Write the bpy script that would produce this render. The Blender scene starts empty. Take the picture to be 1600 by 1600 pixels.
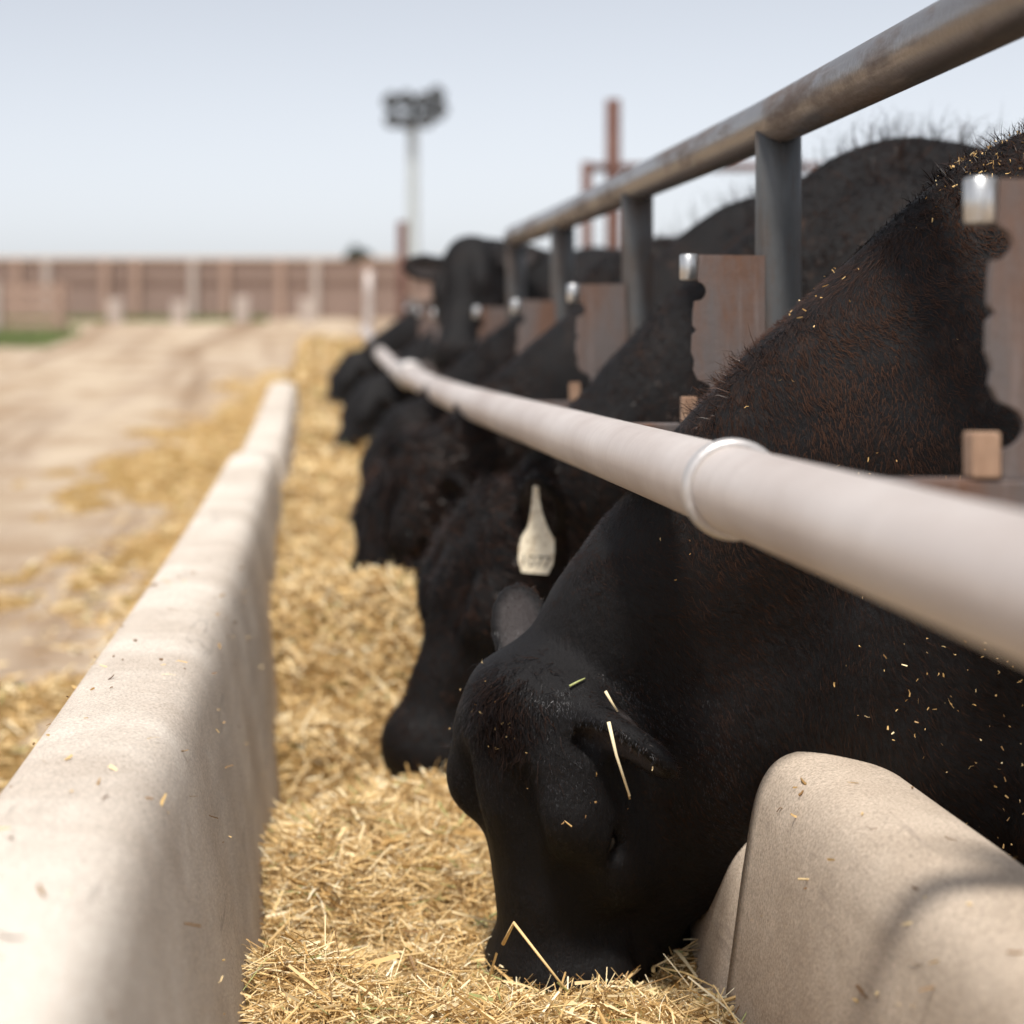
import bpy, bmesh, math, random
import numpy as np
from mathutils import Vector, Matrix

R = math.radians
rng = np.random.default_rng(7)
random.seed(7)
scene = bpy.context.scene
COL = scene.collection

# ------------------------------------------------------------------ camera, light, exposure
cam_d = bpy.data.cameras.new('camera')
cam = bpy.data.objects.new('camera', cam_d); COL.objects.link(cam)
cam.location = (0, 0, 0); cam.rotation_euler = (R(90), 0, 0)
cam_d.sensor_fit = 'HORIZONTAL'; cam_d.sensor_width = 24.0
cam_d.lens = 45.0
cam_d.shift_x = 305 / 1600; cam_d.shift_y = -250 / 1600
cam_d.clip_start = 0.05; cam_d.clip_end = 5000
cam_d.dof.use_dof = True; cam_d.dof.focus_distance = 2.52
cam_d.dof.aperture_fstop = 1.9; cam_d.dof.aperture_blades = 0
scene.camera = cam

SUN_EL, SUN_AZ = R(63), R(-163)      # azimuth measured from +Y towards +X
world = bpy.data.worlds.new('World'); scene.world = world; world.use_nodes = True
wn = world.node_tree.nodes; wl = world.node_tree.links
for n in list(wn): wn.remove(n)
sky = wn.new('ShaderNodeTexSky'); sky.sky_type = 'NISHITA'; sky.sun_disc = False
sky.sun_elevation = SUN_EL; sky.sun_rotation = SUN_AZ
sky.air_density = 1.0; sky.dust_density = 2.6; sky.ozone_density = 1.0; sky.altitude = 300
bw = wn.new('ShaderNodeRGBToBW')                    # thin high cloud veil: pull the blue towards grey
gr = wn.new('ShaderNodeMix'); gr.data_type = 'RGBA'; gr.blend_type = 'MULTIPLY'; gr.inputs[0].default_value = 1.0; gr.inputs[7].default_value = (0.98, 1.0, 1.06, 1)
hs = wn.new('ShaderNodeMix'); hs.data_type = 'RGBA'; hs.inputs[0].default_value = 0.82
bg = wn.new('ShaderNodeBackground'); bg.inputs['Strength'].default_value = 0.128
wo = wn.new('ShaderNodeOutputWorld')
wl.new(sky.outputs[0], bw.inputs[0]); wl.new(bw.outputs[0], gr.inputs[6]); wl.new(sky.outputs[0], hs.inputs[6]); wl.new(gr.outputs[2], hs.inputs[7]); wl.new(hs.outputs[2], bg.inputs['Color']); wl.new(bg.outputs[0], wo.inputs[0])

sl = bpy.data.lights.new('sun', 'SUN'); sl.energy = 2.7; sl.angle = R(7); sl.color = (1.0, 0.95, 0.88)
so = bpy.data.objects.new('sun', sl); COL.objects.link(so)
sdir = Vector((math.cos(SUN_EL) * math.sin(SUN_AZ), math.cos(SUN_EL) * math.cos(SUN_AZ), math.sin(SUN_EL)))
so.rotation_euler = sdir.to_track_quat('Z', 'Y').to_euler()
so.location = (-5, 2, 8)

scene.render.engine = 'CYCLES'
scene.cycles.use_denoising = True
scene.cycles.max_bounces = 6
scene.cycles.use_adaptive_sampling = True; scene.cycles.adaptive_threshold = 0.02
scene.view_settings.view_transform = 'Standard'; scene.view_settings.look = 'None'
scene.view_settings.exposure = 0.72; scene.view_settings.gamma = 1.0
scene.view_settings.use_curve_mapping = False

GZ = -1.05                                  # ground beside the bunk
def zoff(Y):                                # the lane dips, then climbs away
    Y = np.asarray(Y, float)
    a = 0.0025 * np.clip(Y - 5, 0, 12) ** 2
    return a + 0.06 * np.clip(Y - 17, 0, 23) + 0.05 * np.clip(Y - 40, 0, None)
def zo(y): return float(zoff(y))

# ------------------------------------------------------------------ helpers
def link(o, parent=None):
    COL.objects.link(o)
    if parent is not None: o.parent = parent
    return o
def tag(o, label=None, cat=None, group=None, kind=None):
    if label: o['label'] = label
    if cat: o['category'] = cat
    if group: o['group'] = group
    if kind: o['kind'] = kind
    return o
def empty(name, loc):
    o = bpy.data.objects.new(name, None); o.location = loc; o.empty_display_size = 0.1
    return link(o)
def make_mesh(name, V, polys, smooth=False, attr=None):
    """V (n,3); polys: list of int arrays (m,k)"""
    me = bpy.data.meshes.new(name)
    V = np.ascontiguousarray(V, dtype=np.float32)
    me.vertices.add(len(V)); me.vertices.foreach_set('co', V.ravel())
    idx = np.concatenate([np.asarray(p, np.int32).ravel() for p in polys])
    tot = np.concatenate([np.full(len(p), np.asarray(p).shape[1], np.int32) for p in polys])
    start = np.concatenate([[0], np.cumsum(tot)[:-1]]).astype(np.int32)
    me.loops.add(len(idx)); me.loops.foreach_set('vertex_index', idx)
    me.polygons.add(len(tot)); me.polygons.foreach_set('loop_start', start)
    me.update(calc_edges=True)
    me.validate()
    me.polygons.foreach_set('use_smooth', np.full(len(me.polygons), bool(smooth)))
    if attr is not None:
        for k, a in attr.items():
            at = me.attributes.new(k, 'FLOAT', 'POINT'); at.data.foreach_set('value', np.asarray(a, np.float32))
    return me
def mobj(name, me, mat, parent=None, loc=None):
    o = bpy.data.objects.new(name, me)
    if mat is not None and len(me.materials) == 0: me.materials.append(mat)
    link(o, parent)
    if loc is not None: o.location = loc
    return o
def bmobj(name, bm, mat, parent=None, smooth=False, loc=None):
    me = bpy.data.meshes.new(name); bm.to_mesh(me); bm.free()
    if smooth: me.polygons.foreach_set('use_smooth', np.full(len(me.polygons), True))
    return mobj(name, me, mat, parent, loc)
def box_bm(c, s, bevel=0.0, bm=None):
    bm2 = bmesh.new()
    bmesh.ops.create_cube(bm2, size=1, matrix=Matrix.Translation(c) @ Matrix.Diagonal((s[0], s[1], s[2], 1)))
    if bevel: bmesh.ops.bevel(bm2, geom=bm2.edges[:], offset=bevel, segments=2, affect='EDGES', profile=0.6)
    if bm is None: return bm2
    t = bpy.data.meshes.new('t'); bm2.to_mesh(t); bm.from_mesh(t); bpy.data.meshes.remove(t); bm2.free()
    return bm
def tube(path, rad, seg=24, cap=True, ridge=None):
    """path (n,3), rad scalar or (n,) -> V, polys"""
    P = np.asarray(path, float); n = len(P)
    r = np.full(n, rad, float) if np.isscalar(rad) else np.asarray(rad, float)
    T = np.gradient(P, axis=0); T /= np.linalg.norm(T, axis=1)[:, None]
    up = np.array([0, 0, 1.0]) if abs(T[0][2]) < 0.9 else np.array([1.0, 0, 0])
    V = []
    for i in range(n):
        a = np.cross(T[i], up); a /= np.linalg.norm(a); b = np.cross(a, T[i])
        th = np.linspace(0, 2 * math.pi, seg, endpoint=False)
        V.append(P[i] + r[i] * (np.cos(th)[:, None] * a + np.sin(th)[:, None] * b))
    V = np.concatenate(V)
    q = []
    for i in range(n - 1):
        j = np.arange(seg); k = (j + 1) % seg
        q.append(np.stack([i * seg + j, i * seg + k, (i + 1) * seg + k, (i + 1) * seg + j], 1))
    polys = [np.concatenate(q)]
    if cap: polys += [np.arange(seg)[::-1][None], (np.arange(seg) + (n - 1) * seg)[None]]
    return V, polys
def tube_obj(name, path, rad, mat, parent=None, seg=24, cap=True):
    V, p = tube(path, rad, seg, cap)
    return mobj(name, make_mesh(name, V, p, True), mat, parent)
def hash2(ix, iy, s):
    h = (ix.astype(np.int64) * 374761393 + iy.astype(np.int64) * 668265263 + s * 974711) & 0xffffffff
    h = ((h ^ (h >> 13)) * 1274126177) & 0xffffffff
    return ((h ^ (h >> 16)) & 0xffff) / 65535.0
def vnoise(x, y, s=0):
    x = np.asarray(x, float); y = np.asarray(y, float)
    ix = np.floor(x); iy = np.floor(y); fx = x - ix; fy = y - iy
    fx = fx * fx * (3 - 2 * fx); fy = fy * fy * (3 - 2 * fy)
    a = hash2(ix, iy, s); b = hash2(ix + 1, iy, s); c = hash2(ix, iy + 1, s); d = hash2(ix + 1, iy + 1, s)
    return (a * (1 - fx) + b * fx) * (1 - fy) + (c * (1 - fx) + d * fx) * fy - 0.5
def fbm(x, y, s=0, o=4):
    r = 0; a = 1.0
    for i in range(o):
        r = r + a * vnoise(x * 2 ** i, y * 2 ** i, s + i * 17); a *= 0.5
    return r

# ------------------------------------------------------------------ materials
class NT:
    def __init__(self, name):
        self.m = bpy.data.materials.new(name); self.m.use_nodes = True
        self.t = self.m.node_tree; self.n = self.t.nodes; self.l = self.t.links
        self.b = self.n['Principled BSDF']
        self.co = self.n.new('ShaderNodeTexCoord').outputs['Object']
        oi = self.n.new('ShaderNodeObjectInfo'); va = self.n.new('ShaderNodeVectorMath'); va.operation = 'MULTIPLY_ADD'   # repeats get their own wear
        va.inputs[1].default_value = (1.7, 1.7, 1.7); self.l.new(oi.outputs['Location'], va.inputs[0]); self.l.new(self.co, va.inputs[2]); self.co_var = va.outputs[0]
    def put(self, sock, v):
        if hasattr(v, 'is_output'): self.l.new(v, sock)
        else: sock.default_value = v
    def mapping(self, scale=(1, 1, 1), rot=(0, 0, 0), src=None):
        m = self.n.new('ShaderNodeMapping'); self.l.new(src or self.co, m.inputs[0])
        m.inputs['Scale'].default_value = scale; m.inputs['Rotation'].default_value = rot
        return m.outputs[0]
    def noise(self, scale, detail=6, rough=0.6, vec=None, dist=0.0):
        x = self.n.new('ShaderNodeTexNoise'); self.l.new(vec or self.co, x.inputs['Vector'])
        x.inputs['Scale'].default_value = scale; x.inputs['Detail'].default_value = detail
        x.inputs['Roughness'].default_value = rough; x.inputs['Distortion'].default_value = dist
        return x.outputs['Fac']
    def vor(self, scale, vec=None, feat='F1'):
        x = self.n.new('ShaderNodeTexVoronoi'); self.l.new(vec or self.co, x.inputs['Vector'])
        x.inputs['Scale'].default_value = scale; x.feature = feat
        return x.outputs['Distance']
    def ramp(self, f, stops):
        x = self.n.new('ShaderNodeValToRGB'); self.l.new(f, x.inputs[0])
        e = x.color_ramp.elements
        while len(e) < len(stops): e.new(0.5)
        for el, (p, c) in zip(e, stops):
            el.position = p; el.color = (c, c, c, 1) if np.isscalar(c) else (*c, 1)
        return x.outputs[0]
    def mix(self, f, a, b, mode='MIX'):
        x = self.n.new('ShaderNodeMix'); x.data_type = 'RGBA'; x.blend_type = mode
        self.put(x.inputs[0], f)
        for s, v in ((x.inputs[6], a), (x.inputs[7], b)):
            if isinstance(v, tuple) and len(v) == 3: v = (*v, 1)
            self.put(s, v)
        return x.outputs[2]
    def math(self, op, a, b=0.5):
        x = self.n.new('ShaderNodeMath'); x.operation = op
        self.put(x.inputs[0], a); self.put(x.inputs[1], b); return x.outputs[0]
    def bump(self, h, strength=0.3, dist=0.01, prev=None):
        x = self.n.new('ShaderNodeBump'); self.l.new(h, x.inputs['Height'])
        x.inputs['Strength'].default_value = strength; x.inputs['Distance'].default_value = dist
        if prev is not None: self.l.new(prev, x.inputs['Normal'])
        return x.outputs[0]
    def attr(self, name):
        x = self.n.new('ShaderNodeAttribute'); x.attribute_name = name; return x.outputs['Fac']
    def done(self, color, rough=0.6, metal=0.0, normal=None, spec=None):
        if isinstance(color, tuple) and len(color) == 3: color = (*color, 1)
        self.put(self.b.inputs['Base Color'], color); self.put(self.b.inputs['Roughness'], rough)
        self.put(self.b.inputs['Metallic'], metal)
        if normal is not None: self.l.new(normal, self.b.inputs['Normal'])
        if spec is not None: self.b.inputs['Specular IOR Level'].default_value = spec
        return self.m

def mat_concrete(name, c0, c1):
    t = NT(name)
    big = t.ramp(t.noise(2.2, 5, 0.65), [(0.36, tuple(x * 0.9 for x in c1)), (0.60, c0)])
    streak = t.ramp(t.noise(5, 6, 0.7, t.mapping((1, 0.25, 2.2))), [(0.45, 0.0), (0.75, 1.0)])
    col = t.mix(t.math('MULTIPLY', streak, 0.5), big, tuple(x * 0.72 for x in c1))
    fine = t.noise(260, 4, 0.85)
    col = t.mix(0.8, col, t.ramp(fine, [(0.36, 0.26), (0.64, 0.76)]), 'OVERLAY')
    col = t.mix(t.math('MULTIPLY', t.ramp(t.noise(520, 2, 0.6), [(0.62, 0.0), (0.70, 1.0)]), 0.45), col, (0.16, 0.13, 0.105))
    pits = t.ramp(t.vor(90), [(0.03, 1.0), (0.075, 0.0)])
    pm = t.math('MULTIPLY', pits, t.ramp(t.noise(9, 3), [(0.52, 0.0), (0.62, 1.0)]))
    col = t.mix(t.math('MULTIPLY', pm, 0.55), col, (0.13, 0.10, 0.075))
    scr = t.ramp(t.noise(14, 4, 0.6, t.mapping((1, 0.12, 1.0), (0.3, 0, 0.25))), [(0.655, 0.0), (0.68, 1.0), (0.705, 0.0)])
    col = t.mix(t.math('MULTIPLY', scr, 0.35), col, (0.17, 0.14, 0.12))
    nb = t.bump(t.noise(300, 4, 0.8), 0.25, 0.002, t.bump(t.noise(12, 5, 0.6), 0.25, 0.012))
    return t.done(col, 0.85, 0, nb, 0.25)
M = {}
M['concrete'] = mat_concrete('pale_concrete', (0.61, 0.545, 0.47), (0.51, 0.435, 0.36))
M['concrete_tan'] = mat_concrete('tan_concrete', (0.52, 0.43, 0.34), (0.42, 0.335, 0.255))

def mat_steel(name, base, rust, amount, rough=0.45, metal=0.5, ax=2):
    t = NT(name); t.co = t.co_var; ms = [1, 1, 1]; ms[ax] = 0.3; m2 = [5, 5, 5]; m2[ax] = 0.25
    f = t.ramp(t.noise(7, 8, 0.7, t.mapping(tuple(ms))), [(0.62 - amount * 0.4, 0.0), (0.74 - amount * 0.3, 1.0)])
    c = t.mix(t.noise(40, 4), tuple(x * 0.75 for x in base), base)
    c2 = t.mix(t.noise(60, 5), rust, tuple(x * 0.55 for x in rust))
    col = t.mix(f, c, c2)
    scr = t.ramp(t.noise(16, 4, 0.7, t.mapping(tuple(m2))), [(0.55, 0.0), (0.72, 1.0)])
    col = t.mix(t.math('MULTIPLY', scr, 0.35), col, tuple(min(1, x * 1.8) for x in base))
    met = t.math('MULTIPLY', t.ramp(f, [(0, 1.0), (1, 0.0)]), metal)
    return t.done(col, t.math('ADD', t.math('MULTIPLY', f, 0.35), rough), met, t.bump(t.noise(120, 4), 0.25, 0.003))
M['post'] = mat_steel('weathered_grey_steel', (0.095, 0.098, 0.10), (0.10, 0.065, 0.045), 0.42, 0.55, 0.3)
M['toprail'] = mat_steel('bare_pipe_steel', (0.21, 0.19, 0.18), (0.12, 0.085, 0.068), 0.30, 0.28, 0.65, 1)
M['plate'] = mat_steel('rusty_plate_steel', (0.135, 0.112, 0.105), (0.15, 0.078, 0.05), 0.5, 0.55, 0.3)
M['barrel'] = mat_steel('polished_barrel', (0.62, 0.62, 0.61), (0.3, 0.27, 0.24), 0.05, 0.3, 0.85)
M['block'] = mat_steel('tan_rust', (0.36, 0.23, 0.15), (0.24, 0.13, 0.08), 0.5, 0.8, 0.0)
M['rust'] = mat_steel('rust_red_pipe', (0.15, 0.075, 0.055), (0.12, 0.055, 0.042), 0.5, 0.75, 0.1)
t = NT('dull_galvanised_pipe')
c = t.mix(t.ramp(t.noise(5, 5, 0.6, t.mapping((1, 0.4, 1))), [(0.35, 0.0), (0.65, 1.0)]), (0.46, 0.395, 0.36), (0.61, 0.555, 0.52))
ring = t.noise(180, 3, 0.6, t.mapping((0.03, 1, 0.03)))
c = t.mix(t.math('MULTIPLY', t.ramp(ring, [(0.4, 0.0), (0.7, 1.0)]), 0.22), c, (0.28, 0.235, 0.21))
c = t.mix(t.math('MULTIPLY', t.ramp(t.noise(60, 5, 0.7), [(0.62, 0.0), (0.7, 1.0)]), 0.4), c, (0.36, 0.28, 0.22))
M['neckrail'] = t.done(c, 0.5, 0.25, t.bump(ring, 0.12, 0.002), 0.4)
M['coupling'] = mat_steel('zinc_ring', (0.60, 0.57, 0.55), (0.4, 0.33, 0.28), 0.15, 0.4, 0.55)

t = NT('black_hide')
mud = t.ramp(t.noise(9, 6, 0.7), [(0.50, 0.0), (0.68, 1.0)])
spk = t.ramp(t.noise(55, 4, 0.7), [(0.5, 0.0), (0.7, 1.0)])
geo_z = t.n.new('ShaderNodeSeparateXYZ'); t.l.new(t.co, geo_z.inputs[0])
up = t.ramp(geo_z.outputs[2], [(0.82, 0.0), (1.0, 1.0)])
c = t.mix(t.math('MULTIPLY', t.math('MULTIPLY', mud, spk), t.math('ADD', t.math('MULTIPLY', up, 0.7), 0.08)), (0.0055, 0.0048, 0.005), (0.075, 0.038, 0.022))
c = t.mix(t.attr('skin'), c, (0.050, 0.043, 0.042))
M['hide'] = t.done(c, 0.62, 0, t.bump(t.noise(170, 5, 0.75, t.mapping((1, 1, 0.35))), 0.6, 0.005, t.bump(t.noise(22, 4, 0.6), 0.3, 0.012)), 0.20)
t = NT('black_hair')
hv = t.attr('tint')
c = t.mix(t.ramp(hv, [(0.0, 0.0), (1.0, 1.0)]), (0.0042, 0.0036, 0.0036), (0.055, 0.026, 0.015))
M['hair'] = t.done(c, 0.36, 0, None, 0.11)
M['face_hair'] = NT('glossy_skylit_face_hair').done((0.014, 0.0128, 0.0138), 0.42, 0, None, 0.5)  # base colour lifted above the black coat to paint in sky sheen
t = NT('ear_skin'); M['eye'] = NT('dark_eye').done((0.008, 0.006, 0.005), 0.22, 0, None, 0.4)
M['hoof'] = NT('hoof_horn').done((0.03, 0.025, 0.02), 0.5)
t = NT('muzzle_skin'); M['muzzle'] = t.done((0.014, 0.013, 0.014), 0.38, 0, t.bump(t.vor(220), 0.3, 0.002), 0.45)

t = NT('straw')
v = t.attr('tint')
c = t.ramp(v, [(0.0, (0.16, 0.085, 0.035)), (0.22, (0.46, 0.28, 0.10)), (0.55, (0.72, 0.505, 0.225)), (0.85, (0.85, 0.69, 0.41)), (0.97, (0.88, 0.80, 0.58)), (1.0, (0.38, 0.40, 0.16))])
M['straw'] = t.done(c, 0.55, 0, None, 0.3)
t = NT('hay_bed')
c = t.ramp(t.noise(60, 8, 0.75), [(0.3, (0.15, 0.085, 0.03)), (0.5, (0.42, 0.265, 0.10)), (0.7, (0.60, 0.41, 0.17))])
M['haybed'] = t.done(c, 0.9, 0, t.bump(t.noise(90, 6, 0.8), 0.9, 0.02), 0.1)

t = NT('dry_dirt')
trk = t.noise(1.3, 5, 0.6, t.mapping((1.1, 0.03, 1)), 0.5)
patch = t.noise(0.9, 6, 0.65)
c = t.ramp(trk, [(0.38, (0.25, 0.175, 0.115)), (0.48, (0.42, 0.33, 0.245)), (0.60, (0.50, 0.405, 0.30))])
c = t.mix(t.ramp(patch, [(0.44, 0.0), (0.6, 0.75)]), c, (0.31, 0.215, 0.135))
c = t.mix(0.35, c, t.ramp(t.noise(38, 6, 0.75), [(0.3, 0.25), (0.7, 0.8)]), 'OVERLAY')
M['dirt'] = t.done(c, 0.95, 0, t.bump(t.noise(14, 8, 0.7), 0.7, 0.04), 0.1)
t = NT('grass_blade'); M['grass'] = t.done(t.mix(t.attr('tint'), (0.07, 0.12, 0.03), (0.20, 0.24, 0.08)), 0.7)
def mat_wood(name, a, b):
    t = NT(name)
    return t.done(t.mix(t.noise(4, 6, 0.7, t.mapping((0.25, 1, 3))), a, b), 0.85, 0, t.bump(t.noise(20, 4), 0.3, 0.01))
M['board'] = mat_wood('weathered_brown_board', (0.185, 0.125, 0.10), (0.285, 0.205, 0.165))
M['board_dark'] = mat_wood('dark_brown_board', (0.12, 0.075, 0.055), (0.20, 0.13, 0.10))
M['redboard'] = mat_wood('reddish_board', (0.29, 0.185, 0.135), (0.39, 0.28, 0.215))
M['palepost'] = mat_wood('pale_post', (0.34, 0.275, 0.235), (0.45, 0.385, 0.335))
M['lampgrey'] = NT('lamp_pole_grey').done((0.46, 0.50, 0.50), 0.5, 0.2)
M['lampdark'] = NT('lamp_housing').done((0.014, 0.016, 0.018), 0.6, 0.1)
M['lens'] = NT('lamp_lens').done((0.12, 0.13, 0.14), 0.2, 0, None, 0.5)
t = NT('tag_plastic')
c = t.mix(t.ramp(t.noise(45, 5, 0.7), [(0.5, 0.0), (0.68, 1.0)]), (0.74, 0.66, 0.50), (0.36, 0.25, 0.13))
M['tag'] = t.done(c, 0.45, 0, None, 0.4)
M['ink'] = NT('tag_ink').done((0.10, 0.075, 0.05), 0.6)
M['leaf'] = NT('far_leaf').done((0.05, 0.065, 0.045), 0.8)
M['bark'] = NT('far_bark').done((0.10, 0.075, 0.06), 0.9)

# ------------------------------------------------------------------ ground
def build_ground():
    xs = np.concatenate([-np.geomspace(1500, 12, 24), np.linspace(-11, 11, 70), np.geomspace(12, 1500, 24)])
    ys = np.concatenate([np.linspace(-25, 0, 10), np.linspace(0.5, 45, 120), np.geomspace(47, 2500, 40)])
    X, Y = np.meshgrid(xs, ys)
    n = fbm(X * 0.9, Y * 0.35, 3, 5)
    near = np.clip((40 - Y) / 40, 0, 1)
    Z = GZ + zoff(Y) + 0.05 * n * near
    ruts = 0.05 * np.exp(-((X + 2.2 + 0.15 * np.sin(Y * 0.4)) / 0.25) ** 2) + 0.05 * np.exp(-((X + 4.0 + 0.15 * np.sin(Y * 0.4)) / 0.25) ** 2)
    Z = Z - ruts * near
    Z = np.where((X > -0.45) & (X < 1.0) & (Y < 17), GZ + zoff(Y) - 0.03, Z)
    V = np.stack([X, Y, Z], -1).reshape(-1, 3)
    ny, nx = X.shape
    i = np.arange(ny - 1)[:, None] * nx + np.arange(nx - 1)[None]
    q = np.stack([i, i + 1, i + 1 + nx, i + nx], -1).reshape(-1, 4)
    o = mobj('ground', make_mesh('ground', V, [q], True), M['dirt'])
    tag(o, 'pale dry dirt lane and lot with rutted tracks', 'ground', kind='structure')
build_ground()

# ------------------------------------------------------------------ feed trough
def chaikin(P, it=2, keep=()):
    P = np.asarray(P, float)
    for _ in range(it):
        Q = [P[0]]
        for a, b in zip(P[:-1], P[1:]): Q += [0.75 * a + 0.25 * b, 0.25 * a + 0.75 * b]
        Q.append(P[-1]); P = np.array(Q)
    return P
def sweep(name, prof, ys, mat, parent, dx=0.0, dz=0.0, rough=0.003, seed=0, rise=0.0):
    prof = np.asarray(prof); k = len(prof); V = []
    s = np.concatenate([[0], np.cumsum(np.linalg.norm(np.diff(prof, axis=0), axis=1))])
    for y in ys:
        w = rough * fbm(s * 4, np.full(k, y * 1.4), seed, 4)
        V.append(np.stack([prof[:, 0] + dx + w, np.full(k, y), prof[:, 1] + dz + zo(y) + rise * max(0, y - 4) + w * 0.8], 1))
    V = np.concatenate(V); m = len(ys)
    j = np.arange(k); q = []
    for i in range(m - 1):
        a = i * k + j; b = i * k + (j + 1) % k
        q.append(np.stack([a, a + k, b + k, b], 1))
    polys = [np.concatenate(q), np.arange(k)[None], (np.arange(k) + (m - 1) * k)[::-1][None]]
    return mobj(name, make_mesh(name, V, polys, True), mat, parent)

trough = empty('feed_trough', (0, 0, 0))
tag(trough, 'long concrete feed trough filled with hay, running into the distance', 'feed trough')
Lprof = chaikin([(-0.40, GZ - 0.05), (-0.385, -0.80), (-0.372, -0.57), (-0.360, -0.50), (-0.330, -0.466), (-0.26, -0.462), (-0.20, -0.464), (-0.168, -0.490), (-0.150, -0.56), (-0.12, -0.70), (-0.072, -1.0), (-0.072, GZ - 0.05)], 3)
Rprof = chaikin([(0.535, GZ - 0.05), (0.535, -0.98), (0.562, -0.78), (0.580, -0.65), (0.594, -0.580), (0.625, -0.540), (0.685, -0.534), (0.745, -0.540), (0.782, -0.575), (0.802, -0.65), (0.825, -0.85), (0.84, GZ - 0.05)], 3)
sweep('side_wall', Lprof, np.concatenate([np.linspace(0.45, 4, 60), np.linspace(4.2, 7.7, 30)]), M['concrete'], trough, seed=5, rise=0.012)
sweep('side_wall', Lprof, np.linspace(7.74, 13.2, 40), M['concrete'], trough, dx=0.025, dz=-0.02, seed=6, rise=0.012)
sweep('side_wall', Rprof, np.linspace(0.45, 2.585, 60), M['concrete_tan'], trough, seed=7)
sweep('side_wall', Rprof, np.linspace(2.60, 6.5, 50), M['concrete_tan'], trough, dx=-0.015, dz=-0.12, seed=8)
sweep('side_wall', Rprof, np.linspace(6.52, 11.3, 30), M['concrete_tan'], trough, dx=0.0, dz=-0.08, seed=9)
sweep('side_wall', Rprof, np.linspace(11.32, 16.2, 30), M['concrete_tan'], trough, dz=-0.04, seed=10)
sweep('floor', [(-0.07, -1.09), (-0.07, -0.985), (0.24, -0.995), (0.53, -0.985), (0.53, -1.09)], np.linspace(0.46, 16.15, 60), M['concrete_tan'], trough, rough=0.002)

# ------------------------------------------------------------------ fence
fence = empty('feed_fence', (0.75, 1.75, GZ))
tag(fence, 'steel pipe feeding fence with grey neck rail above the trough', 'fence')
fence_inv = Matrix.Translation((-0.75, -1.75, -GZ))
def under(parent, o, inv):
    o.parent = parent; o.matrix_parent_inverse = inv; return o
PX, SP = 0.75, 1.37
NRX, NRZ, NRR = 0.43, -0.142, 0.0445
def topz(y): return 0.378 + 0.012 * max(0, y - 3.2) + zo(y) * 0.9
ys = np.linspace(-0.6, 7.29, 40)
o = tube_obj('top_rail', [(PX, y, topz(y)) for y in ys], 0.0405, M['toprail'], seg=28); under(fence, o, fence_inv)
ys = np.concatenate([np.linspace(0.3, 9.3, 60)])
nr = tube_obj('neck_rail', [(NRX, y, NRZ + zo(y)) for y in ys], NRR, M['neckrail'], seg=36); under(fence, nr, fence_inv)
ys = np.linspace(9.31, 17.0, 30)
nr2 = tube_obj('neck_rail', [(NRX - 0.012, y, NRZ - 0.012 + zo(y)) for y in ys], 0.041, M['neckrail'], seg=28); under(fence, nr2, fence_inv)
def coupling(y, par, r=NRR, h=0.02, ex=0.0085):
    pr = [(r - 0.003, -h), (r + ex * 0.7, -h), (r + ex, -h * 0.55), (r + ex, h * 0.55), (r + ex * 0.7, h), (r - 0.003, h)]
    V = []; seg = 40
    for (rr, dy) in pr:
        th = np.linspace(0, 2 * math.pi, seg, endpoint=False)
        V.append(np.stack([NRX + rr * np.cos(th), np.full(seg, y + dy), NRZ + zo(y) + rr * np.sin(th)], 1))
    V = np.concatenate(V); q = []
    for i in range(len(pr)):
        j = np.arange(seg); k = (j + 1) % seg; a = i * seg; b = ((i + 1) % len(pr)) * seg
        q.append(np.stack([a + j, b + j, b + k, a + k], 1))
    o = mobj('pipe_coupling', make_mesh('pipe_coupling', V, [np.concatenate(q)], True), M['coupling'])
    o.parent = par
    return o
coupling(1.985, nr, h=0.011); coupling(8.9, nr, h=0.12, ex=0.02)

def plate_bm():
    # wavy latch plate in the X-Z plane, facing along Y; local: x to the post, z from the bracket arm
    out = [(0.135, 0.27), (0.03, 0.272), (0.028, 0.235)]
    for a in np.linspace(80, -100, 9):                       # round notch under the barrel
        out.append((0.028 + 0.016 * math.cos(R(a)) - 0.002, 0.213 + 0.016 * math.sin(R(a))))
    out += [(0.021, 0.182), (0.020, 0.158), (0.026, 0.150), (0.019, 0.142), (0.018, 0.115), (0.023, 0.100), (0.021, 0.085), (0.028, 0.07)]
    for a in np.linspace(60, -80, 7):
        out.append((0.028 + 0.024 * math.cos(R(a)), 0.047 + 0.021 * math.sin(R(a))))
    out += [(0.03, 0.02), (0.03, 0.0), (0.135, 0.0)]
    bm = bmesh.new(); T = 0.012
    a = [bm.verts.new((x, -T / 2, z)) for x, z in out]; b = [bm.verts.new((x, T / 2, z)) for x, z in out]
    bm.faces.new(a); bm.faces.new(b[::-1])
    n = len(out)
    for i in range(n): bm.faces.new((a[i], b[i], b[(i + 1) % n], a[(i + 1) % n]))
    bmesh.ops.recalc_face_normals(bm, faces=bm.faces)
    return bm
me_plate = bpy.data.meshes.new('latch_plate'); b_ = plate_bm(); b_.to_mesh(me_plate); b_.free(); me_plate.materials.append(M['plate'])
Vb, pb = tube([(0, 0, -0.021), (0, 0, -0.019), (0, 0, 0.019), (0, 0, 0.021)], np.array([0.0125, 0.0145, 0.0145, 0.0125]), 20)
me_bar = make_mesh('pivot_barrel', Vb, pb, True); me_bar.materials.append(M['barrel'])
me_blk = bpy.data.meshes.new('stop_block'); b_ = box_bm((0, 0, 0), (0.026, 0.03, 0.042), 0.003); b_.to_mesh(me_blk); b_.free(); me_blk.materials.append(M['block'])
me_arm = bpy.data.meshes.new('bracket_arm'); b_ = box_bm((0.5 * (PX - NRX) + 0.03, 0, 0), (PX - NRX + 0.06 - 0.02, 0.05, 0.035), 0.003)
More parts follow.
